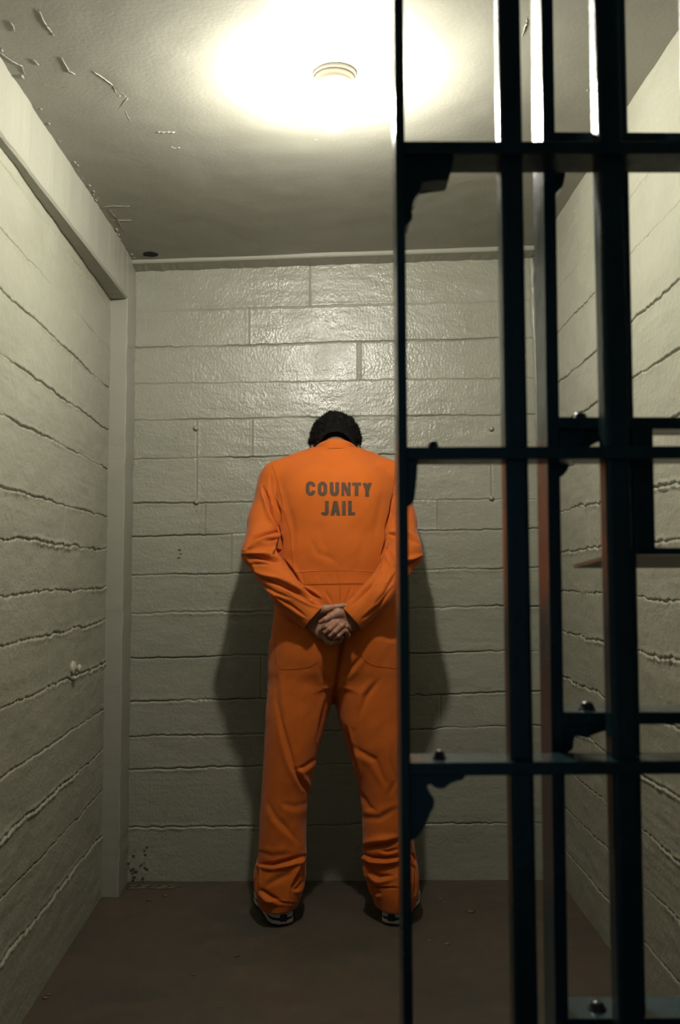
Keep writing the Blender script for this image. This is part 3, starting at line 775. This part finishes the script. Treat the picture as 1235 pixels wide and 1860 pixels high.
# printed letters
def letters():
    quads = []
    def strip(pts, w):
        """ribbon along pts of width w"""
        P = [np.array(p, float) for p in pts]; L, Rr = [], []
        for i, p in enumerate(P):
            a = P[max(i - 1, 0)]; b = P[min(i + 1, len(P) - 1)]
            if P[0] is not P[-1] and np.allclose(P[0], P[-1]):
                a = P[i - 1] if i > 0 else P[-2]; b = P[i + 1] if i < len(P) - 1 else P[1]
            t = (b - a) / np.linalg.norm(b - a); n = np.array([-t[1], t[0]]); L.append(p + n * w / 2); Rr.append(p - n * w / 2)
        for i in range(len(P) - 1): quads.append((L[i], L[i + 1], Rr[i + 1], Rr[i]))
    def bar(x0, y0, x1, y1): quads.append(tuple(map(np.array, ((x0, y0), (x1, y0), (x1, y1), (x0, y1)))))
    def arc(cx, cy, rx_, ry, a0, a1, n=14): return [(cx + rx_ * math.cos(math.radians(a0 + (a1 - a0) * k / n)), cy + ry * math.sin(math.radians(a0 + (a1 - a0) * k / n))) for k in range(n + 1)]
    # letters drawn in a box w x 1, y down, stroke s
    def draw(ch, x, y, w, h, s):
        hs = s / 2; r = w / 2 - hs; q0 = len(quads)
        if ch in 'CO':
            ry = r * 1.15; top = arc(w / 2, hs + ry, r, ry, 180, 360); bot = arc(w / 2, h - hs - ry, r, ry, 0, 180)
            if ch == 'O': strip(top + bot + [top[0]], s)
            else: strip([(w - hs, h * .37)] + top[::-1] + bot[::-1] + [(w - hs, h * .63)], s)
        if ch == 'U': strip([(hs, 0)] + arc(w / 2, h - hs - r * 1.15, r, r * 1.15, 180, 0) + [(w - hs, 0)], s)
        if ch == 'N':
            bar(0, 0, s * .74, h); bar(w - s * .74, 0, w, h); quads.append(tuple(map(np.array, ((0, 0), (s * .95, 0), (w, h), (w - s * .95, h)))))
        if ch == 'T': bar(0, 0, w, s * .9); bar(w / 2 - hs, 0, w / 2 + hs, h)
        if ch == 'Y':
            bar(w / 2 - hs, h * .55, w / 2 + hs, h)
            quads.append(tuple(map(np.array, ((0, 0), (s * 1.1, 0), (w / 2 + hs, h * .6), (w / 2 - hs, h * .6))))); quads.append(tuple(map(np.array, ((w, 0), (w - s * 1.1, 0), (w / 2 - hs, h * .6), (w / 2 + hs, h * .6)))))
        if ch == 'J': strip([(w - hs, 0)] + arc(w / 2, h - hs - r, r, r, 0, 172), s)
        if ch == 'A':
            quads.append(tuple(map(np.array, ((w / 2 - hs * 1.1, 0), (w / 2 + hs * .7, 0), (s, h), (0, h))))); quads.append(tuple(map(np.array, ((w / 2 - hs * .7, 0), (w / 2 + hs * 1.1, 0), (w, h), (w - s, h)))))
            bar(w * .22, h * .62, w * .78, h * .79)
        if ch == 'I': bar(0, 0, s, h)
        if ch == 'L': bar(0, 0, s, h); bar(0, h - s * .9, w, h)
        for i in range(q0, len(quads)): quads[i] = tuple(p + np.array((x, y)) for p in quads[i])
    cW = lambda x, y: (540 + x * .12146, 860 + y * .12146)
    for ch, x0, x1, y0, y1 in (('C', 125, 272, 117, 337), ('O', 303, 447, 122, 341), ('U', 485, 625, 132, 342), ('N', 660, 798, 135, 336), ('T', 820, 953, 136, 340), ('Y', 972, 1117, 142, 350),
                               ('J', 350, 470, 412, 635), ('A', 497, 643, 412, 632), ('I', 668, 722, 412, 630), ('L', 758, 866, 410, 630)):
        ax, ay = cW(x0, y0); bx, by = cW(x1, y1); draw(ch, ax, ay, bx - ax, by - ay, 6.9)
    return quads
bm = bmesh.new()
for q in letters():
    a, b, c, d = q; n = max(1, int(max(np.linalg.norm(b - a), np.linalg.norm(c - d)) / 2.2)); m = max(1, int(max(np.linalg.norm(d - a), np.linalg.norm(c - b)) / 2.2))
    g = [[None] * (m + 1) for _ in range(n + 1)]
    for i in range(n + 1):
        for j in range(m + 1):
            p = (a * (1 - i / n) + b * i / n) * (1 - j / m) + (d * (1 - i / n) + c * i / n) * j / m; h = hit(p[0], p[1], .0006); g[i][j] = bm.verts.new(h)
    for i in range(n):
        for j in range(m): bm.faces.new((g[i][j], g[i + 1][j], g[i + 1][j + 1], g[i][j + 1]))
me = bpy.data.meshes.new('lettering')
for f in bm.faces:
    f.normal_update()
    if f.normal.y > 0: f.normal_flip()
bm.to_mesh(me); bm.free(); me.transform(Matrix.Translation(-Vector(OFF))); me.materials.append(M_print)
tag(link('lettering', me, suit), 'faded brown COUNTY JAIL print across the back')
# collar: a folded band round the neck
rows_c = []
nC = 72
for j in range(9):
    f = j / 8; ring = []
    for i in range(nC + 1):
        t = math.radians(-128 + 256 * i / nC)          # 0 = back of the neck
        lift = math.cos(t * .72)
        top = U(609, 797, 3.165); bot = U(609, 824, 3.150)
        rx_ = .087 + (.082 - .087) * f; ry = .096 + (.094 - .096) * f
        cy = 3.252 + .012 * f
        z = (bot.z - .016 * (1 - math.cos(t))) * (1 - f) + (top.z - .042 * (1 - math.cos(t))) * f
        ring.append((.0175 + rx_ * math.sin(t), cy - ry * math.cos(t), z))
    rows_c.append(ring)
th = .0035
A = np.array(rows_c); cen = np.array([.0175, 3.258, 0])
inn = A.copy(); v = inn - cen; v[..., 2] = 0; inn -= v / np.linalg.norm(v, axis=-1, keepdims=True) * th
loop = np.concatenate([A, inn[::-1]], 0); nr = loop.shape[0]
idx = np.arange(nr * (nC + 1)).reshape(nr, nC + 1); idn = np.roll(idx, -1, 0)
F = np.stack([idx[:, :-1], idx[:, 1:], idn[:, 1:], idn[:, :-1]], -1).reshape(-1, 4)
child('collar', loop.reshape(-1, 3), F, M_cloth, suit)

tube_pts = [tuple(np.array(rows_c[3][i]) + (np.array(rows_c[3][i]) - cen) * np.array([.012, .012, 0])) for i in range(nC + 1)]
bm = bmesh.new(); tube(bm, tube_pts, .0008, 5); bmesh.ops.recalc_face_normals(bm, faces=bm.faces); me = bpy.data.meshes.new('seam'); bm.to_mesh(me); bm.free(); me.transform(Matrix.Translation(-Vector(OFF))); me.materials.append(M_seam); link('seam', me, suit)

# ---- body: head, neck, trunk and limbs inside the clothes, and both hands
M_skin = material('skin', (.29, .155, .10), .5, spec=.4, bumps=[(60, (1, 1, 1), .0015, .25, 3), (300, (1, 1, 1), .0005, .3, 2)], var=[(35, (1, 1, 1), (.32, .14, .09), .45, .7)])
HC = W(609, 765, 3.385) + np.array([0, -.004, -.098])
al = math.radians(48)
uu = np.array([0, math.sin(al), math.cos(al)]); ff = np.array([0, math.cos(al), -math.sin(al)]); xx = np.array([1., 0, 0])
def hp(x, f, u): return HC + xx * x + ff * f + uu * u
Rh = np.stack([xx, ff, uu], 1)
B = Grid((-.34, 2.95, -.0), (.36, 3.5, 1.70), .008)
B.add(*cone(W(609, 1180, 3.17), W(609, 1060, 3.18), .11, .095, .8), 0); B.add(*cone(W(609, 1060, 3.18), W(609, 900, 3.215), .095, .115, .75), .03)
for s in (-1, 1):
    c = lambda x: 609 + s * x
    B.add(*cone(W(609, 870, 3.23), W(c(85), 885, 3.22), .055, .034), .03)
    B.add(*cone(W(c(98), 885, 3.21), W(c(124), 950, 3.165), .03, .028), .01); B.add(*cone(W(c(124), 950, 3.165), W(c(136), 1002, 3.09), .028, .03), .01)
    B.add(*cone(W(c(137), 1000, 3.09), W(c(50), 1110, 3.0), .035, .024), .015)
    B.add(*cone(W(609 + s * 55, 1195, 3.165), W(c(88), 1420, 3.14), .085, .055), .03)
    B.add(*cone(W(c(88), 1420, 3.14), W(c(98), 1630, 3.12), .055, .036), .02)
B.add(*cone(W(609, 860, 3.24), hp(0, -.03, -.06), .055, .052), .03); B.add(*ell(hp(0, 0, 0), (.06, .08, .09), Rh), .02)
Vb, Qb = B.mesh(); del B
Hd = Grid(HC - .16, HC + .16, .0032)
Hd.add(*ell(hp(0, -.012, .012), (.077, .095, .094), Rh), 0)
Hd.add(*ell(hp(0, .03, -.045), (.058, .062, .075), Rh), .03)              # face and jaw
Hd.add(*cone(hp(0, .068, -.095), hp(0, .058, -.10), .018, .018), .03)      # chin
Hd.add(*cone(hp(0, .088, -.006), hp(0, .109, -.042), .006, .012), .010)    # nose
Hd.add(*cone(hp(-.03, .083, .014), hp(.03, .083, .014), .010, .010), .015) # brow
Hd.add(*cone(hp(-.02, .088, -.066), hp(.02, .088, -.066), .006, .006), .008); Hd.add(*cone(hp(-.018, .087, -.076), hp(.018, .087, -.076), .006, .006), .006)
for s in (-1, 1):
    Hd.sub(*ell(hp(s * .031, .098, -.004), (.016, .012, .010), Rh)); Hd.add(*ell(hp(s * .031, .079, -.004), (.0125, .0125, .0115), Rh), .002)
    Hd.add(*ell(hp(s * .081, -.008, -.012), (.009, .018, .031), Rh), .006); Hd.sub(*ell(hp(s * .090, -.004, -.010), (.006, .010, .019), Rh))
Hd.add(*cone(hp(0, -.045, -.07), hp(0, -.06, -.15), .055, .056), .03)
Vh, Qh = Hd.mesh(); Vh = relax(Vh, Qh, 2); del Hd
def Hp(x, y, d): return W(530 + x * .12146, 1070 + y * .12146, d)
def chain(g, pts, rad, k=.004, root=.008):
    for i in range(len(pts) - 1): g.add(*cone(pts[i], pts[i + 1], rad[i], rad[i + 1]), root if i == 0 else k * .5)
def hand(build):
    c = Hp(570, 500, 2.98); g = Grid(c - [.10, .075, .085], c + [.10, .075, .085], .00125)
    build(g); v, q = g.mesh(); return relax(v, q, 1), q
def handA(g):
    # left hand: lies against the back, palm outwards; thumb along the top, fingers wrap under the other hand
    g.add(*cone(Hp(120, 330, 3.022), Hp(300, 440, 3.008), .027, .027, .8), 0)
    g.add(*cone(Hp(290, 400, 3.008), Hp(420, 400, 3.004), .026, .021, .75), .012)
    g.add(*cone(Hp(320, 500, 3.006), Hp(450, 650, 3.0), .024, .022, .7), .014); g.add(*cone(Hp(430, 420, 3.006), Hp(520, 600, 3.004), .02, .02, .7), .012)
    g.add(*cone(Hp(340, 370, 2.998), Hp(500, 300, 2.980), .020, .0135), .012)
    chain(g, [Hp(490, 302, 2.982), Hp(655, 268, 2.974), Hp(762, 248, 2.972), Hp(835, 258, 2.972)], [.0128, .0092, .0085, .0062])
    chain(g, [Hp(470, 640, 3.0), Hp(520, 775, 2.985), Hp(600, 812, 2.972), Hp(655, 785, 2.964)], [.012, .0088, .008, .0068])
    chain(g, [Hp(500, 600, 3.002), Hp(640, 760, 2.99), Hp(715, 770, 2.972), Hp(745, 722, 2.958)], [.012, .0092, .0082, .0068])
    chain(g, [Hp(520, 560, 3.004), Hp(720, 690, 2.996), Hp(835, 690, 2.972), Hp(808, 628, 2.955)], [.012, .0095, .0088, .0078])
    chain(g, [Hp(520, 500, 3.006), Hp(760, 600, 2.996), Hp(850, 590, 2.975), Hp(815, 560, 2.958)], [.012, .0095, .0088, .0078])
def handB(g):
    # right hand lies in the palm of the left, its fingers curled
    g.add(*cone(Hp(1080, 480, 3.005), Hp(900, 450, 2.995), .026, .026, .8), 0)
    g.add(*cone(Hp(920, 440, 2.995), Hp(740, 400, 2.982), .026, .019, .7), .012); g.add(*cone(Hp(900, 520, 2.994), Hp(780, 590, 2.974), .022, .016, .75), .012)
    g.add(*cone(Hp(860, 470, 2.99), Hp(700, 480, 2.974), .022, .015, .7), .012)
    g.add(*cone(Hp(800, 370, 2.985), Hp(690, 365, 2.968), .019, .0155), .012)
    chain(g, [Hp(690, 362, 2.968), Hp(600, 405, 2.960), Hp(505, 455, 2.957), Hp(428, 492, 2.962)], [.0148, .0112, .0094, .0066], .004, .010)
    for pts, r in (([Hp(700, 470, 2.975), Hp(618, 500, 2.955), Hp(520, 562, 2.953), Hp(470, 580, 2.968)], .0094),
                   ([Hp(740, 490, 2.972), Hp(680, 505, 2.950), Hp(570, 600, 2.947), Hp(505, 645, 2.955), Hp(480, 640, 2.972)], .0100),
                   ([Hp(790, 540, 2.972), Hp(745, 550, 2.944), Hp(650, 640, 2.942), Hp(580, 695, 2.950), Hp(550, 690, 2.968)], .0104),
                   ([Hp(810, 600, 2.972), Hp(770, 625, 2.948), Hp(700, 700, 2.945), Hp(640, 735, 2.955)], .0090)):
        n = len(pts); chain(g, pts, [r * 1.05] + [r * (1.02 - .10 * i) for i in range(1, n)], .003, .006)
for bf in (handA, handB):
    v, q = hand(bf)
    Qh = np.concatenate([Qh, q + len(Vh)]); Vh = np.concatenate([Vh, v])
Qall = np.concatenate([Qb, Qh + len(Vb)]); Vall = np.concatenate([Vb, Vh])
child('body', Vall, Qall, M_skin, man)
# ---- hair
M_hair = material('black_hair', (.0035, .0026, .0028), .6, spec=.2, bumps=[(160, (1, 1, 1), .002, .5, 2)])
rng = np.random.RandomState(3)
Hr = Grid(HC - .16, HC + .16, .0032)
fr_, lo_, hi_ = ell(hp(0, -.016, .014), (.0945, .109, .106), Rh)
def hairf(X, Y, Z):
    f = fr_(X, Y, Z); x, y, z = X - HC[0], Y - HC[1], Z - HC[2]
    pf = x * ff[0] + y * ff[1] + z * ff[2]; pu = x * uu[0] + y * uu[1] + z * uu[2]
    f = f + n2(X * 1.0 + Z * .3, Y + Z * .7, 91, 150, 150) * .0035 + n2(X + Y * .2, Z, 92, 60, 60) * .0045
    face = np.maximum(pf - .045 + np.clip(pu - .05, -.2, .1) * -1.2, -1) ; nape = -(pu + .155)
    return np.maximum(f, np.maximum(face, nape))
Hr.add(hairf, lo_, hi_, 0); Hr.add(*cone(hp(0, -.052, -.05), hp(0, -.078, -.135), .068, .063), .02); Hr.sub(*ell(hp(0, -.012, .012), (.0765, .0945, .0935), Rh))
Vr, Qr = Hr.mesh(); Vr = relax(Vr, Qr, 1)
hair = child('hair', Vr, Qr, M_hair, man)
nn = normals(Vr, Qr); od = Vr - HC; out = (nn * od).sum(1) > .03
cand = np.where(out)[0]; sel = rng.choice(cand, min(9000, len(cand)), replace=False)
tv = []; tf = []
for k in sel:
    p = Vr[k] - nn[k] * .001; t = nn[k] * 1.0 + rng.randn(3) * .8 + np.array([0, -.0, -.35]); t /= np.linalg.norm(t); l = rng.uniform(.004, .014); b = np.cross(t, rng.randn(3)); b /= np.linalg.norm(b); w = .0009
    c2 = np.cross(t, b); i = len(tv)
    tv += [p + b * w, p - b * w * .5 + c2 * w, p - b * w * .5 - c2 * w, p + t * l]; tf += [(i, i + 1, i + 3), (i + 1, i + 2, i + 3), (i + 2, i, i + 3)]
tag(child('hair_strands', np.array(tv), np.array(tf), M_hair, hair, False), kind='stuff')
# ---- sneakers
M_wleather = material('white_leather', (.52, .52, .48), .45, bumps=[(120, (1, 1, 1), .001, .25, 2)])
M_rub = material('black_rubber', (.012, .012, .014), .5)
M_grey = material('grey_foam', (.30, .30, .29), .5)
M_mid = material('white_foam', (.55, .55, .52), .5)
def shoe(px, py, d, ang, sgn, label):
    base = U(px, py, d); root = Vector((base.x, base.y, 0))
    a = math.radians(ang); ax = Vector((math.sin(a), math.cos(a), 0)); sx = Vector((math.cos(a), -math.sin(a), 0))
    Lf = .295
    def hw(t): return float(np.interp(t, [0, .04, .12, .3, .5, .68, .82, .92, .98, 1], [.018, .034, .041, .039, .041, .051, .050, .040, .024, .006]))
    def ribbon(name, zs, sc, mat, t0=0, t1=1, par=None, extra=0.0):
        """closed loop following the outline at the given heights"""
        ts = [t0 + (t1 - t0) * (1 - math.cos(math.pi * i / 30)) / 2 for i in range(31)]
        bm = bmesh.new(); rings = []
        for z, s in zip(zs, sc):
            ring = []
            for side in (1, -1):
                for t in (ts if side == 1 else ts[::-1]):
                    off = .006 * math.sin(math.pi * t) * sgn
                    ring.append(bm.verts.new(root + ax * ((t - .5) * Lf * (1 + (s - 1) * .3) + Lf * .5 + (extra * (t - .5))) + sx * (side * hw(t) * s + off) + Vector((0, 0, z + .012 * max(0, t - .75) ** 1.5))))
            rings.append(ring)
        n = len(rings[0])
        for p, q in zip(rings, rings[1:]):
            for i in range(n): bm.faces.new((p[i], p[(i + 1) % n], q[(i + 1) % n], q[i]))
        bm.faces.new(rings[0]); bm.faces.new(rings[-1][::-1])
        bmesh.ops.remove_doubles(bm, verts=bm.verts, dist=.00001); bmesh.ops.recalc_face_normals(bm, faces=bm.faces)
        me = bpy.data.meshes.new(name); bm.to_mesh(me); bm.free(); me.transform(Matrix.Translation(-Vector(OFF))); me.materials.append(mat)
        me.polygons.foreach_set('use_smooth', [True] * len(me.polygons))
        return link(name, me, par)
    # upper
    ts = np.linspace(0, 1, 34); rings = []; bm = bmesh.new()
    for t in ts:
        h = float(np.interp(t, [0, .03, .1, .25, .42, .6, .8, .93, 1], [.074, .094, .10, .10, .09, .066, .050, .038, .022])); w = hw(t) * (.93 - .0 * t); b0 = .024
        tt = t * .985 + .004; lean = .010 * (1 - min(t / .1, 1))
        ring = []
        for k in range(17):
            g = math.pi * k / 16; c_, s_ = math.cos(g), math.sin(g)
            xw = abs(c_) ** .75 * math.copysign(1, c_) * w; zz = b0 + (h - b0) * abs(s_) ** .8
            ring.append(bm.verts.new(root + ax * (tt * Lf + lean * s_ * 0 + .003) + sx * (xw + .006 * math.sin(math.pi * t) * sgn) + Vector((0, 0, zz))))
        rings.append(ring)
    for p, q in zip(rings, rings[1:]):
        for i in range(16): bm.faces.new((p[i], p[i + 1], q[i + 1], q[i]))
    bm.faces.new(rings[0]); bm.faces.new(rings[-1][::-1])
    bmesh.ops.recalc_face_normals(bm, faces=bm.faces); me = bpy.data.meshes.new('sneaker'); bm.to_mesh(me); bm.free(); me.transform(Matrix.Translation(-Vector(OFF))); me.materials.append(M_wleather)
    me.polygons.foreach_set('use_smooth', [True] * len(me.polygons))
    up = link('sneaker', me, man); up['label'] = label
    ribbon('outsole', [0.0, .002, .004], [.93, .98, .97], M_rub, par=up)
    ribbon('midsole', [.004, .006, .013, .016], [.95, 1.0, 1.0, .95], M_mid, par=up)
    ribbon('sole_groove', [.016, .024], [.92, .92], M_rub, par=up)
    ribbon('heel_band', [.024, .026, .034, .037], [.94, .99, .98, .93], M_mid, par=up)
    # heel window and tab
    for nm, zz, ww, dd, mt in (('heel_plug', (.014, .034), .014, .004, M_rub), ('heel_stripe', (.043, .046), .026, .002, M_grey), ('heel_stripe', (.066, .069), .024, .001, M_grey)):
        bm = bmesh.new()
        r_ = bmesh.ops.create_cube(bm, size=1)
        for v_ in r_['verts']: v_.co = root + ax * (-.0045 + dd * 0 + (v_.co.y + .5) * .012) + sx * (v_.co.x * 2 * ww * .8) + Vector((0, 0, zz[0] + (v_.co.z + .5) * (zz[1] - zz[0])))
        bmesh.ops.bevel(bm, geom=list(bm.edges), offset=.0012, segments=2, affect='EDGES')
        me = bpy.data.meshes.new(nm); bm.to_mesh(me); bm.free(); me.transform(Matrix.Translation(-Vector(OFF))); me.materials.append(mt); link(nm, me, up)
shoe(515, 1682, 3.062, -15, -1, 'white sneaker on the left foot, toes turned out')
shoe(711, 1681, 3.062, 15, 1, 'white sneaker on the right foot, partly behind the door edge')
